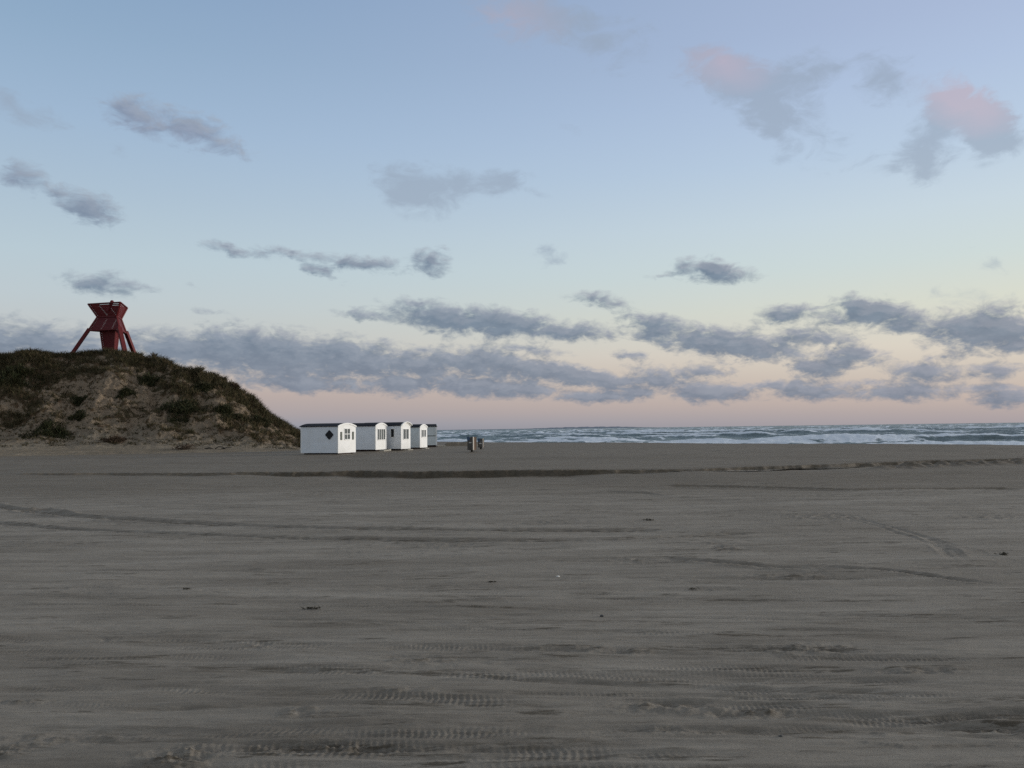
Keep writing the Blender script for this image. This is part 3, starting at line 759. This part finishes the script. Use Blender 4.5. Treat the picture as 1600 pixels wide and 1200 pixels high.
# --- grass: bent blades
def blades(base, n_per, hgt, spread, lean, width, seed, dome=None):
    """base (n,3); returns verts, quads (2 segments per blade)"""
    r = np.random.default_rng(seed)
    B = np.repeat(base, n_per, 0); hgt = np.repeat(np.broadcast_to(hgt, len(base)), n_per)
    sp_ = np.repeat(np.broadcast_to(spread, len(base)), n_per)
    n = len(B); ang = r.random(n)*2*np.pi; rad = np.sqrt(r.random(n))*sp_
    off = np.stack([np.cos(ang)*rad, np.sin(ang)*rad], -1)
    b = B.copy(); b[:, :2] += off
    if dome is not None: b[:, 2] += np.repeat(dome, n_per)*np.clip(1-(rad/np.maximum(sp_,1e-6))**2, 0, 1)*r.random(n)
    L = hgt*(0.5+0.8*r.random(n))
    la = ang + r.normal(0, .7, n); ll = lean*(0.3+r.random(n))
    dirv_ = np.stack([np.cos(la)*ll + 0.25, np.sin(la)*ll, np.ones(n)], -1); dirv_ /= np.linalg.norm(dirv_, axis=1, keepdims=True)
    d2 = dirv_.copy(); d2[:, :2] *= 2.0; d2[:, 2] *= 0.55; d2 /= np.linalg.norm(d2, axis=1, keepdims=True)
    wa = r.random(n)*np.pi; wv_ = np.stack([np.cos(wa), np.sin(wa), np.zeros(n)], -1)*(width*(0.6+0.8*r.random(n)))[:, None]
    m_ = b + dirv_*(L*0.55)[:, None]; tpt = m_ + d2*(L*0.5)[:, None]
    v = np.stack([b-wv_, b+wv_, m_+wv_*.8, m_-wv_*.8, tpt+wv_*.15, tpt-wv_*.15], 1).reshape(-1, 3)
    i = np.arange(n)*6
    f = np.concatenate([np.stack([i, i+1, i+2, i+3], -1), np.stack([i+3, i+2, i+4, i+5], -1)])
    return v, f
flatv = VEG.ravel(); pp = V
area = np.gradient(X, axis=1)*np.gradient(Y, axis=0)
keep = (T.ravel() < 1.6) & (T.ravel() > 0.12) & (A.ravel() > -0.86)
prob = np.clip(flatv-0.42, 0, 1)**1.2*np.clip(area.ravel(), 0, 1)*keep
prob /= prob.sum()
idx = rng.choice(len(pp), 19000, p=prob)
base = pp[idx].astype(float); base[:, 2] -= 0.04
base[:, :2] += rng.normal(0, .05, (len(base), 2))
hg = 0.32 + 0.28*np.clip((flatv[idx]-.5)*2, 0, 1)
v1, f1 = blades(base, 9, hg, 0.26, 0.7, 0.020, 5)
ti = rng.choice(len(pp), 420, p=np.where(T.ravel() > .8, prob, prob*.25)/np.where(T.ravel() > .8, prob, prob*.25).sum())
b2 = pp[ti].astype(float); b2[:, 2] -= .05
v2, f2 = blades(b2, 26, 0.62, 0.30, 0.8, 0.018, 6)
f1 = np.concatenate([f1, f2 + len(v1)]); v1 = np.concatenate([v1, v2])
mk = sst(.0, .5, fbm(X*1.1+.6*Y, Y*1.4, 3, 270, .6)).ravel()*(T.ravel() > .18)*(T.ravel() < .92)*np.clip(area.ravel(), 0, 1)*(zc.ravel() > .6)
ti = rng.choice(len(pp), 5200, p=mk/mk.sum())
b3 = pp[ti].astype(float); b3[:, 2] -= .05
v3, f3 = blades(b3, 8, 0.26, 0.22, 1.3, 0.026, 8)
f1 = np.concatenate([f1, f3 + len(v1)]); v1 = np.concatenate([v1, v3])
gr = link('dune_grass', np_mesh('dune_grass', v1, f1, smooth=False), m_grass)
tag(gr, kind='stuff'); gr['label'] = 'dark olive marram grass growing over the dune'; gr['category'] = 'dune grass'

def shrub(px, py, wpx, hpx, label, dens=1.0, mat=None, name='shrub', group='shrubs on the dune', cat='shrub', hmul=1.0):
    p = dune_hit(px, py); k = p.y/F
    rad = wpx*k; hh = hpx*k*hmul
    r = np.random.default_rng(int(px*31+py))
    n = int(95*dens*max(1.0, rad/1.2)**1.3)
    a = r.random(n)*2*np.pi; q = np.sqrt(r.random(n))*rad*(0.75+0.35*np.sin(a*3+px))
    bx = p.x + np.cos(a)*q; byy = p.y + np.sin(a)*q*0.9
    bz = np.array([dune_z(u_, v_) for u_, v_ in zip(bx, byy)])
    bs = np.stack([bx, byy, bz-0.05], -1)
    dm = hh*np.clip(1-(q/rad)**2, 0.1, 1)
    v, f = blades(bs, 16, 0.20+0.25*dm, 0.28, 0.9, 0.026, int(px+py), dome=dm)
    v -= np.array(p)
    o = link(name, np_mesh(name, v, f, smooth=False), mat or m_shrub)
    o.location = p
    tag(o, label, cat, group)
    return o
shrub(78,676,38,11,'wide low dark shrub at the bottom left of the dune, above bare sand')
shrub(282,644,42,14,'large olive shrub low on the right half of the dune, biggest there')
shrub(125,631,14,9,'small dark green bush halfway up the dune, below the left leg of the red beacon')
shrub(122,655,13,8,'little dark tuft of scrub on bare sand, right of and above the wide low shrub')
shrub(232,602,22,15,'dark bush high on the dune, just below the crest right of the red beacon')
shrub(196,613,15,9,'dark clump on the sandy upper dune, below the trunk of the red beacon')
shrub(180,690,18,9,'isolated brownish tuft near the foot of the dune in open sand', mat=m_dry)
shrub(318,607,20,10,'brown-green scrub on the upper right flank of the dune')
shrub(352,640,24,10,'low scrub on the right flank of the dune, right of the large olive shrub')
shrub(20,592,44,18,'broad dark thicket at the far left edge under the dune crest')
shrub(405,657,22,8,'dark scrub low on the right flank, nearest to the white huts')
shrub(368,607,9,6,'rounded reddish brown bush standing out on the right skyline of the dune', mat=m_dry, hmul=1.3)
# thin wispy bush on the skyline
p = dune_hit(236, 562); t0 = empty('wispy_bush', p)
tag(t0, 'thin bare twiggy bush on the dune crest right of the red beacon', 'bush')
mb = MB(); r_ = random.Random(5)
for k in range(16):
    a = r_.uniform(-.7, .7); b = r_.uniform(-.6, .6); L = r_.uniform(.5, .95)
    s0 = Vector((r_.uniform(-.25,.25), r_.uniform(-.2,.2), -.15)); m1 = s0 + Vector((a*.3, b*.3, L*.6)); e1 = m1 + Vector((a*.5, b*.4, L*.45))
    mb.tube([s0, m1, e1], [.018, .012, .005], 5)
    for j in range(2): mb.tube([m1, m1 + Vector((r_.uniform(-.3,.3), r_.uniform(-.3,.3), r_.uniform(.15,.35)))], [.009, .004], 4)
mb.build('twigs', m_post, t0)

# brush heap and driftwood on the sand apron
def apron(px, py):
    p = dune_hit(px, py); q = ground(px, py)
    return p if p.y < q.y else q
p = apron(288, 702); t0 = empty('brush_pile', p); tag(t0, 'heap of brown dry brush lying on the sand at the foot of the dune', 'brush pile')
mb = MB(); r_ = random.Random(9)
for k in range(90):
    c0 = Vector((r_.gauss(0, .42), r_.gauss(0, .3), 0.02+abs(r_.gauss(0, .16))*max(0, 1)))
    dv = Vector((r_.gauss(0, 1), r_.gauss(0, .8), r_.gauss(0, .45))).normalized()*r_.uniform(.15, .4)
    mb.tube([c0-dv, c0+Vector((0,0,.03)), c0+dv], [.018, .022, .008], 5)
mb.build('branches', m_dry, t0)
p = apron(338, 702); t0 = empty('driftwood', p); tag(t0, 'dark bent driftwood branches lying flat on the sand right of the brush heap', 'driftwood')
mb = MB()
mb.tube([(-1.0,.1,.05),(-.6,0,.12),(-.3,.1,.03)], [.04,.05,.03]); mb.build('branch', m_post, t0)
mb = MB(); mb.tube([(-.1,0,.03),(.15,.05,.2),(.5,.0,.18),(.75,-.05,.03)], [.035,.045,.04,.03]); mb.build('branch', m_post, t0)
mb = MB(); mb.tube([(.35,.2,.02),(.8,.1,.1),(1.2,.25,.12)], [.045,.04,.02]); mb.build('branch', m_post, t0)

# ================================================================== RED BEACON
YB = 90.0
base_top = at(175, 476, YB)
bx_, byy_ = base_top.x, base_top.y
zt, zw, zb_ = base_top.z, at(176, 496, YB).z, at(174, 517, YB).z
zg = at(173, 551.5, YB).z - 0.4
root = empty('sea_marker', (bx_, byy_, zg))
tag(root, 'dark red slatted wooden sea beacon on three splayed legs standing on the dune crest', 'beacon')
vdir = Vector((bx_, byy_, 0)).normalized(); vr = Vector((vdir.y, -vdir.x, 0))
corners = [vr*math.sin(R(q)) - vdir*math.cos(R(q)) for q in (19.5, 139.5, 259.5)]     # near, right, left
NC = 3
def lvl(D, zz): return [c_*D + Vector((0, 0, zz-zg)) for c_ in corners]
DT, DW, DB = 2.47, 1.49, 2.38
slope = (DB-DW)/(zw-zb_)
DF = (DB + slope*(zb_-zg))*1.06
TOP, WA, BO, FO = lvl(DT, zt), lvl(DW, zw), lvl(DB, zb_), lvl(DF, zg-0.3)
TT, TB = lvl(1.20, zb_+0.12), lvl(0.72, zg-0.3)
def panel(c0, c1, name, n, fill=0.80, inset=0.04):
    """slatted panel on each of the faces between two levels of corners (c0 lower)"""
    for i in range(NC):
        j = (i+1) % NC; mb = MB()
        nrm = ((c0[j]-c0[i]).cross(c1[i]-c0[i])).normalized()
        for k in range(n):
            a, b = (k+1-fill)/n, (k+1)/n
            P_ = [c0[i].lerp(c1[i], a), c0[j].lerp(c1[j], a), c0[j].lerp(c1[j], b), c0[i].lerp(c1[i], b)]
            q = [p_ - nrm*inset for p_ in P_]; o_ = [p_ - nrm*(inset+0.035) for p_ in P_]
            mb.hexa([o_[0], o_[1], q[1], q[0], o_[3], o_[2], q[2], q[3]])
        mb.build(name, m_red, root)
panel(WA, TOP, 'upper_slat_panel', 9, 0.84)
panel(BO, WA, 'lower_slat_panel', 10, 0.84)
panel(TB, TT, 'trunk_slat_panel', 15, 0.93)
for i in range(NC):
    mb = MB(); mb.beam(WA[i], TOP[i]*1.0, 0.16); mb.build('corner_post', m_reddark, root, 0.01)
    mb = MB(); mb.beam(FO[i], BO[i].lerp(WA[i], .12), 0.44, 0.34); mb.build('leg', m_reddark, root, 0.015)
    mb = MB(); mb.beam(BO[i], WA[i], 0.17); mb.build('corner_post', m_reddark, root, 0.01)
    mb = MB(); mb.beam(TB[i], TT[i], 0.13); mb.build('trunk_post', m_reddark, root, 0.01)
    j = (i+1) % NC
    mb = MB(); mb.beam(TOP[i], TOP[j], 0.11, 0.10); mb.build('top_rail', m_reddark, root)
    mb = MB(); mb.beam(BO[i], BO[j], 0.12, 0.16); mb.build('bottom_rail', m_reddark, root)
    mb = MB(); mb.beam(WA[i], WA[j], 0.12, 0.12); mb.build('waist_rail', m_reddark, root)
# sloping pole whose head rises over the rim
def bl(px, py, dd=0.0):
    p = at(px, py, YB+dd); return p - Vector((bx_, byy_, zg))
mb = MB(); mb.tube([bl(168.5, 486, -1.0), bl(173.5, 475, -1.0), bl(175.3, 471, -1.0), bl(176, 469.3, -1.0)], [.17, .19, .21, .10], 8); mb.build('pole', m_reddark, root)

# ================================================================== HUTS
def make_hut(px_l, px_c, px_r, yd, yaw, H, rise, floor, label, side_mat, front_mat, width=None):
    """near corner at photo column px_c, depth yd; long side to px_l, gable to px_r"""
    base = ground(px_c, 900); C = Vector((base.x/base.y*yd, yd))
    nf = Vector((math.cos(yaw), math.sin(yaw))); vg = Vector((-nf.y, nf.x))
    def solve(px, dr):
        a = ground(px, 900); k = a.x/a.y
        return (k*C.y - C.x)/(dr.x - k*dr.y)
    L = solve(px_l, -nf); Wd = width or solve(px_r, vg)
    ctr = C - nf*L/2 + vg*Wd/2
    gz = beach_z(ctr.x, ctr.y)
    t = empty('beach_hut', (ctr.x, ctr.y, gz), yaw)
    tag(t, label, 'beach hut', 'white beach huts in a row')
    x0, x1, y0, y1 = -L/2, L/2, -Wd/2, Wd/2
    z0, z1 = floor, floor + H
    def arc(dy, dz, n=14):
        out = []
        w_ = Wd/2 + dy
        for k in range(n+1):
            th = math.pi*(1 - k/n); s = math.cos(th)
            out.append((w_*s, z1 + dz + (rise+0.0)*(1 - abs(s)**2.0)))
        return out
    prof_ = [(y0, z0), (y1, z0)] + arc(0, 0)[::-1]
    mb = MB(); mb.prism(prof_, 'x', x0, x1-0.03); mb.build('walls', side_mat, t)
    pf = [(y0-0.012, z0-0.02), (y1+0.012, z0-0.02)] + arc(0.012, 0.0)[::-1]
    mb = MB(); mb.prism(pf, 'x', x1-0.028, x1+0.012); mb.build('gable_boards', front_mat, t)
    # roof: a thin arched felt sheet that overhangs the sides
    A0 = arc(0.06, 0.0); A1 = [(a, b+0.04) for a, b in A0]
    mb = MB(); mb.prism(A0 + A1[::-1], 'x', x0-0.10, x1-0.002); mb.build('roof', m_felt, t)
    B0 = [(a*1.0, b-0.055) for a, b in arc(0.045, 0.0)]; B1 = [(a, b+0.045) for a, b in arc(0.062, 0.0)]
    mb = MB(); mb.prism(B0 + B1[::-1], 'x', x1+0.014, x1+0.055); mb.build('bargeboard', m_trim, t)
    # corner boards
    for yy in (y0-0.016, y1+0.001):
        mb = MB(); mb.box(x1-0.10, x1-0.030, yy, yy+0.015, z0+0.005, z1-0.02); mb.build('corner_board', m_trim, t)
    mb = MB(); mb.box(x0+0.002, x0+0.09, y0-0.016, y0-0.001, z0+0.005, z1-0.02); mb.build('corner_board', m_trim, t)
    for yy in (y0+0.2, y1-0.32):
        mb = MB(); mb.box(x0+0.15, x1-0.05, yy, yy+0.12, -0.06, z0-0.021); mb.build('skid', m_skid, t)
    for kx in (x0+.25, 0, x1-.35):
        mb = MB(); mb.box(kx, kx+.15, y0+.33, y1-.33, z0-.12, z0-.022); mb.build('bearer', m_skid, t)
    return t, (x0, x1, y0, y1, z0, z1, L, Wd)

def gable_window(t, x1, yc_, w_, za, zb, nx, nz_, bar=0.035, casing=0.06):
    mb = MB(); xo = x1+0.013
    mb.box(xo, xo+.03, yc_-w_/2-casing, yc_-w_/2, za-casing, zb+casing); mb.box(xo, xo+.03, yc_+w_/2, yc_+w_/2+casing, za-casing, zb+casing)
    mb.box(xo, xo+.03, yc_-w_/2, yc_+w_/2, zb, zb+casing); mb.box(xo, xo+.045, yc_-w_/2, yc_+w_/2, za-casing, za)
    for k in range(1, nx):
        yy = yc_-w_/2 + w_*k/nx; mb.box(xo, xo+.024, yy-bar/2, yy+bar/2, za, zb)
    for k in range(1, nz_):
        zz = za + (zb-za)*k/nz_; mb.box(xo, xo+.021, yc_-w_/2, yc_+w_/2, zz-bar/2, zz+bar/2)
    wn = mb.build('window', m_trim, t)
    mb = MB(); mb.box(xo-.008, xo+.008, yc_-w_/2, yc_+w_/2, za, zb); mb.build('pane', m_glass, wn)
    return wn

# hut 1: diamond window, shutters
t, (x0,x1,y0,y1,z0,z1,L,Wd) = make_hut(469.5,528.3,556,55.6,R(-20),1.84,0.21,0.10,'nearest white beach hut with a black diamond on its side and shuttered gable window', m_white_side, m_white)
kz = lambda py, yd, pc: EYE + (ground(pc, 900).y*0) + at(pc, py, yd).z - EYE - beach_z(at(pc,py,yd).x, yd)
yd = 57
gable_window(t, x1, 0.0, 0.30*Wd, kz(686,yd,542), kz(670,yd,542), 2, 2, 0.05, 0.045)
for sgn in (-1, 1):
    yy = sgn*0.335*Wd
    mb = MB(); mb.box(x1+.014, x1+.045, yy-.045*Wd, yy+.045*Wd, kz(687,yd,542), kz(674.5,yd,542))
    for k in range(7):
        zz = kz(687,yd,542) + 0.08*k + .03; mb.box(x1+.0455, x1+.056, yy-.033*Wd, yy+.033*Wd, zz, zz+.04)
    mb.build('shutter', m_shutter, t)
xc = x1 - L*(528.3-515)/(528.3-469.5); zc_ = kz(679, 56.2, 515); hw, hh = 0.31, 0.31
mb = MB(); v = [(xc-hw, zc_), (xc, zc_-hh), (xc+hw, zc_), (xc, zc_+hh)]
mb.prism(v, 'y', y0-0.035, y0-0.002); dm_ = mb.build('diamond_window', m_black, t)
mb = MB()
for k in range(4):
    a = Vector((v[k][0], y0-0.02, v[k][1])); b = Vector((v[(k+1)%4][0], y0-0.02, v[(k+1)%4][1])); mb.beam(a, b, 0.05, 0.045, Vector((0,1,0)))
mb.build('diamond_frame', m_black, dm_)

# hut 2
t, (x0,x1,y0,y1,z0,z1,L,Wd) = make_hut(545,587.5,605,62.3,R(-20),1.82,0.24,0.16,'white beach hut with wide four-light gable window, directly right of the diamond hut', m_white_side, m_white)
gable_window(t, x1, 0.0, 0.66*Wd, kz(686.5,64,596), kz(670.5,64,596), 4, 1, 0.05, 0.05)
mb = MB(); mb.box(x1+.08, x1+.50, -.45, .35, -.03, .10); mb.build('doorstep', m_step, t)
mb = MB(); mb.box(x1+.10, x1+.42, .55, .85, -.03, .16); mb.build('doorstep', m_step, t)
# hut 3
t, (x0,x1,y0,y1,z0,z1,L,Wd) = make_hut(566,627.8,642.3,64.1,R(-21),1.84,0.27,0.14,'white beach hut with a narrow upright side window and a jutting arched roof edge', m_white_side, m_white)
gable_window(t, x1, 0.0, 0.56*Wd, kz(685.5,65,635), kz(670.3,65,635), 2, 1, 0.07, 0.05)
xc = x1 - L*(627.8-614.7)/(627.8-566)
mb = MB(); za, zb = kz(684, 64, 615), kz(669.5, 64, 615)
mb.box(xc-.19, xc-.14, y0-.03, y0-.001, za, zb); mb.box(xc+.14, xc+.19, y0-.03, y0-.001, za, zb); mb.box(xc-.14, xc+.14, y0-.03, y0-.001, zb-.05, zb); mb.box(xc-.14, xc+.14, y0-.03, y0-.001, za, za+.05)
wn = mb.build('window', m_trim, t)
mb = MB(); mb.box(xc-.14, xc+.14, y0-.012, y0-.002, za+.05, zb-.05); mb.build('pane', m_black, wn)
A0 = [( (Wd/2+.10)*math.cos(math.pi*(1-k/14)), z1 + .0 + .27*(1-math.cos(math.pi*(1-k/14))**2)) for k in range(15)]
mb = MB(); mb.prism([(a, b+.02) for a, b in A0] + [(a, b+.075) for a, b in A0][::-1], 'x', x1+.056, x1+.17); mb.build('porch_hood', m_trim, t)
mb = MB(); mb.box(x1+.06, x1+.45, -.4, .4, -.03, .08); mb.build('doorstep', m_step, t)
# hut 4
t, (x0,x1,y0,y1,z0,z1,L,Wd) = make_hut(630,657.6,668.8,69.2,R(-20),1.74,0.24,0.14,'greyish white hut with small three-light gable window, second from the far end', m_grey_side, m_white)
gable_window(t, x1, 0.0, 0.58*Wd, kz(682.5,70.5,663), kz(672,70.5,663), 3, 1, 0.06, 0.05)
mb = MB(); mb.box(x1+.06, x1+.40, -.4, .3, -.03, .06); mb.build('doorstep', m_step, t)
# hut 5: end hut, its gable turned away
t, (x0,x1,y0,y1,z0,z1,L,Wd) = make_hut(650,684.2,690,76.5,R(9),1.76,0.22,0.18,'farthest grey-white hut at the right end of the row, only its plain side showing', m_grey_side, m_white, 2.0)
mb = MB(); mb.box(x1-1.1, x1-.1, y0-.022, y0-.001, z0+.86, z0+.92); mb.build('batten', m_shutter, t)
mb = MB(); mb.box(x1+.10, x1+.9, -.4, .4, -.03, .10); mb.build('doorstep', m_step, t)

# ================================================================== LITTER BINS
def make_bin(px, py, yd, hgt, wl, wr, yaw, label, brown):
    b = ground(px, 900); x_ = b.x/b.y*yd
    t = empty('litter_bin', (x_, yd, beach_z(x_, yd)), yaw)
    tag(t, label, 'litter bin', 'litter bins on the sand')
    z0, z1 = 0.14, hgt
    a, c_ = wl/2, wr/2
    for (q0, q1, m_) in (((-a, -c_), (a, -c_), m_binwood), ((a, -c_), (a, c_), m_binbrown), ((a, c_), (-a, c_), m_binwood), ((-a, c_), (-a, -c_), m_binwood)):
        mb = MB(); q0 = Vector((*q0, 0)); q1 = Vector((*q1, 0)); d_ = (q1-q0); n_ = Vector((d_.y, -d_.x, 0)).normalized(); nb_ = 5
        for k in range(nb_):
            s0 = q0 + d_*(k+.06)/nb_; s1 = q0 + d_*(k+.94)/nb_; jz = 0.012*((k*7) % 3)
            i0_, i1_ = s0 - n_*.025, s1 - n_*.025
            mb.hexa([(s0.x,s0.y,z0-jz),(s1.x,s1.y,z0-jz),(i1_.x,i1_.y,z0-jz),(i0_.x,i0_.y,z0-jz),(s0.x,s0.y,z1-jz),(s1.x,s1.y,z1-jz),(i1_.x,i1_.y,z1-jz),(i0_.x,i0_.y,z1-jz)])
        mb.build('board_panel', m_, t)
    mb = MB(); mb.box(a+.003, a+.03, -c_-.03, -c_+.09, z0-.01, z1+.01); mb.build('corner_board', m_pale, t)
    mb = MB(); mb.box(a+.003, a+.025, c_-.09, c_-.005, z0-.01, z1+.01); mb.build('corner_board', m_binwood, t)
    mb = MB(); mb.box(-a+.03, a-.03, -c_+.03, c_-.03, z0+.02, z0+.05); mb.build('base_plate', m_post, t)
    mb = MB(); mb.tube([(0,0,-.2),(0,0,z0+.1)], [.09,.09], 8); mb.build('post', m_post, t)
    # bag folded over the rim
    mb = MB(); mb.box(-a-.018, -a+a*0.9, -c_-.018, -c_-.003, z1-.24, z1+.025); mb.box(-a-.018, -a-.003, -c_-.018, c_*.3, z1-.22, z1+.022)
    mb.box(-a+.026, a-.026, -c_+.026, c_-.026, z1-.20, z1-.10)
    mb.build('bag', m_blue, t)
    mb = MB(); mb.box(-.10, .12, -c_-.012, -c_-.001, z1-.44, z1-.36); mb.build('plate', m_pale, t)
make_bin(739.5, 705, 57.5, 1.06, 0.47, 0.50, R(-28), 'nearer, larger board litter bin with a pale corner strip, on a post in sand', False)
make_bin(753.5, 699, 66, 0.86, 0.42, 0.36, R(-12), 'smaller farther litter bin with blue bag edge, right of the larger bin', True)

# low sand bank at the beach edge left of the bins
nx_, ny_ = 50, 24
c0 = ground(719, 696.5); 
gx, gy = np.meshgrid(np.linspace(-1.9, 1.9, nx_), np.linspace(-1.2, 1.6, ny_))
hm = 0.40*sst(1.9, 1.15, np.abs(gx))*sst(-1.2, -.75, gy+0.15*perlin(gx*1.5, gy*0, 300))*sst(1.6, .4, gy) + 0.05*fbm(gx*2, gy*2, 3, 301) - 0.05
vv = np.stack([gx+c0.x, gy+c0.y+0.6, hm], -1).reshape(-1, 3)
tag(link('sand_bank', np_mesh('sand_bank', vv, grid_faces(ny_, nx_), {'wet': np.full(nx_*ny_, .75), 'churn': np.zeros(nx_*ny_)}), m_sand), kind='structure')

# ================================================================== SMALL THINGS ON THE SAND
def weed(px, py, size, label, seed):
    p = ground(px, py); p.z = beach_z(p.x, p.y)
    r = random.Random(seed); mb = MB()
    for k in range(22):
        c_ = Vector((r.gauss(0, .45)*size, r.gauss(0, .22)*size, .004+abs(r.gauss(0, .09))*size)); d_ = Vector((r.gauss(0,1), r.gauss(0,.6), r.gauss(0,.25))).normalized()*size*r.uniform(.15,.4)
        mb.tube([c_-d_, c_+Vector((0,0,.06*size)), c_+d_], [.02*size, .05*size, .015*size], 5)
    o = mb.build('seaweed_clump', m_weed); o.location = p
    tag(o, label, 'seaweed', 'seaweed clumps on the sand')
weed(488, 952, .075, 'largest dark seaweed scrap lying alone on smooth sand in the lower left', 1)
weed(291, 924, .05, 'small brown seaweed scrap beside a faint track, left of the largest scrap', 2)
weed(768, 909, .05, 'tiny dark seaweed scrap in the middle of the beach', 3)
weed(1014, 813, .10, 'tangled seaweed scrap near the middle wheel tracks, right of the picture centre', 4)
weed(1568, 867, .09, 'dark seaweed scrap at the far right edge of the beach', 5)
weed(1082, 920, .05, 'little seaweed strand on ridged sand, below the right-hand curved wheel marks', 6)
def blob(name, px, py, sx, sy, sz, mat, label, cat, seed):
    p = ground(px, py); p.z = beach_z(p.x, p.y)
    bm = bmesh.new(); bmesh.ops.create_icosphere(bm, subdivisions=3, radius=1)
    r = random.Random(seed); ax = [Vector((r.gauss(0,1), r.gauss(0,1), r.gauss(0,1))) for _ in range(5)]
    for v_ in bm.verts:
        k = 1 + sum(0.09*math.sin(2.1*v_.co.dot(a_)+i) for i, a_ in enumerate(ax))
        v_.co = Vector((v_.co.x*sx*k, v_.co.y*sy*k, v_.co.z*sz*k + sz*.4))
    me = bpy.data.meshes.new(name); bm.to_mesh(me); bm.free()
    me.polygons.foreach_set('use_smooth', [True]*len(me.polygons))
    o = link(name, me, mat); o.location = p
    tag(o, label, cat)
blob('pebble', 940, 961, .016, .013, .010, m_stone, 'lone dark pebble on rippled sand near the middle of the foreground', 'pebble', 1)
blob('pebble', 1220, 1151, .011, .009, .007, m_stone, 'small dark pebble among the tyre ruts in the lower right', 'pebble', 2)
blob('seashell', 872, 899, .022, .018, .009, m_shell, 'tiny white shell on grey sand right of the picture centre', 'shell', 3)
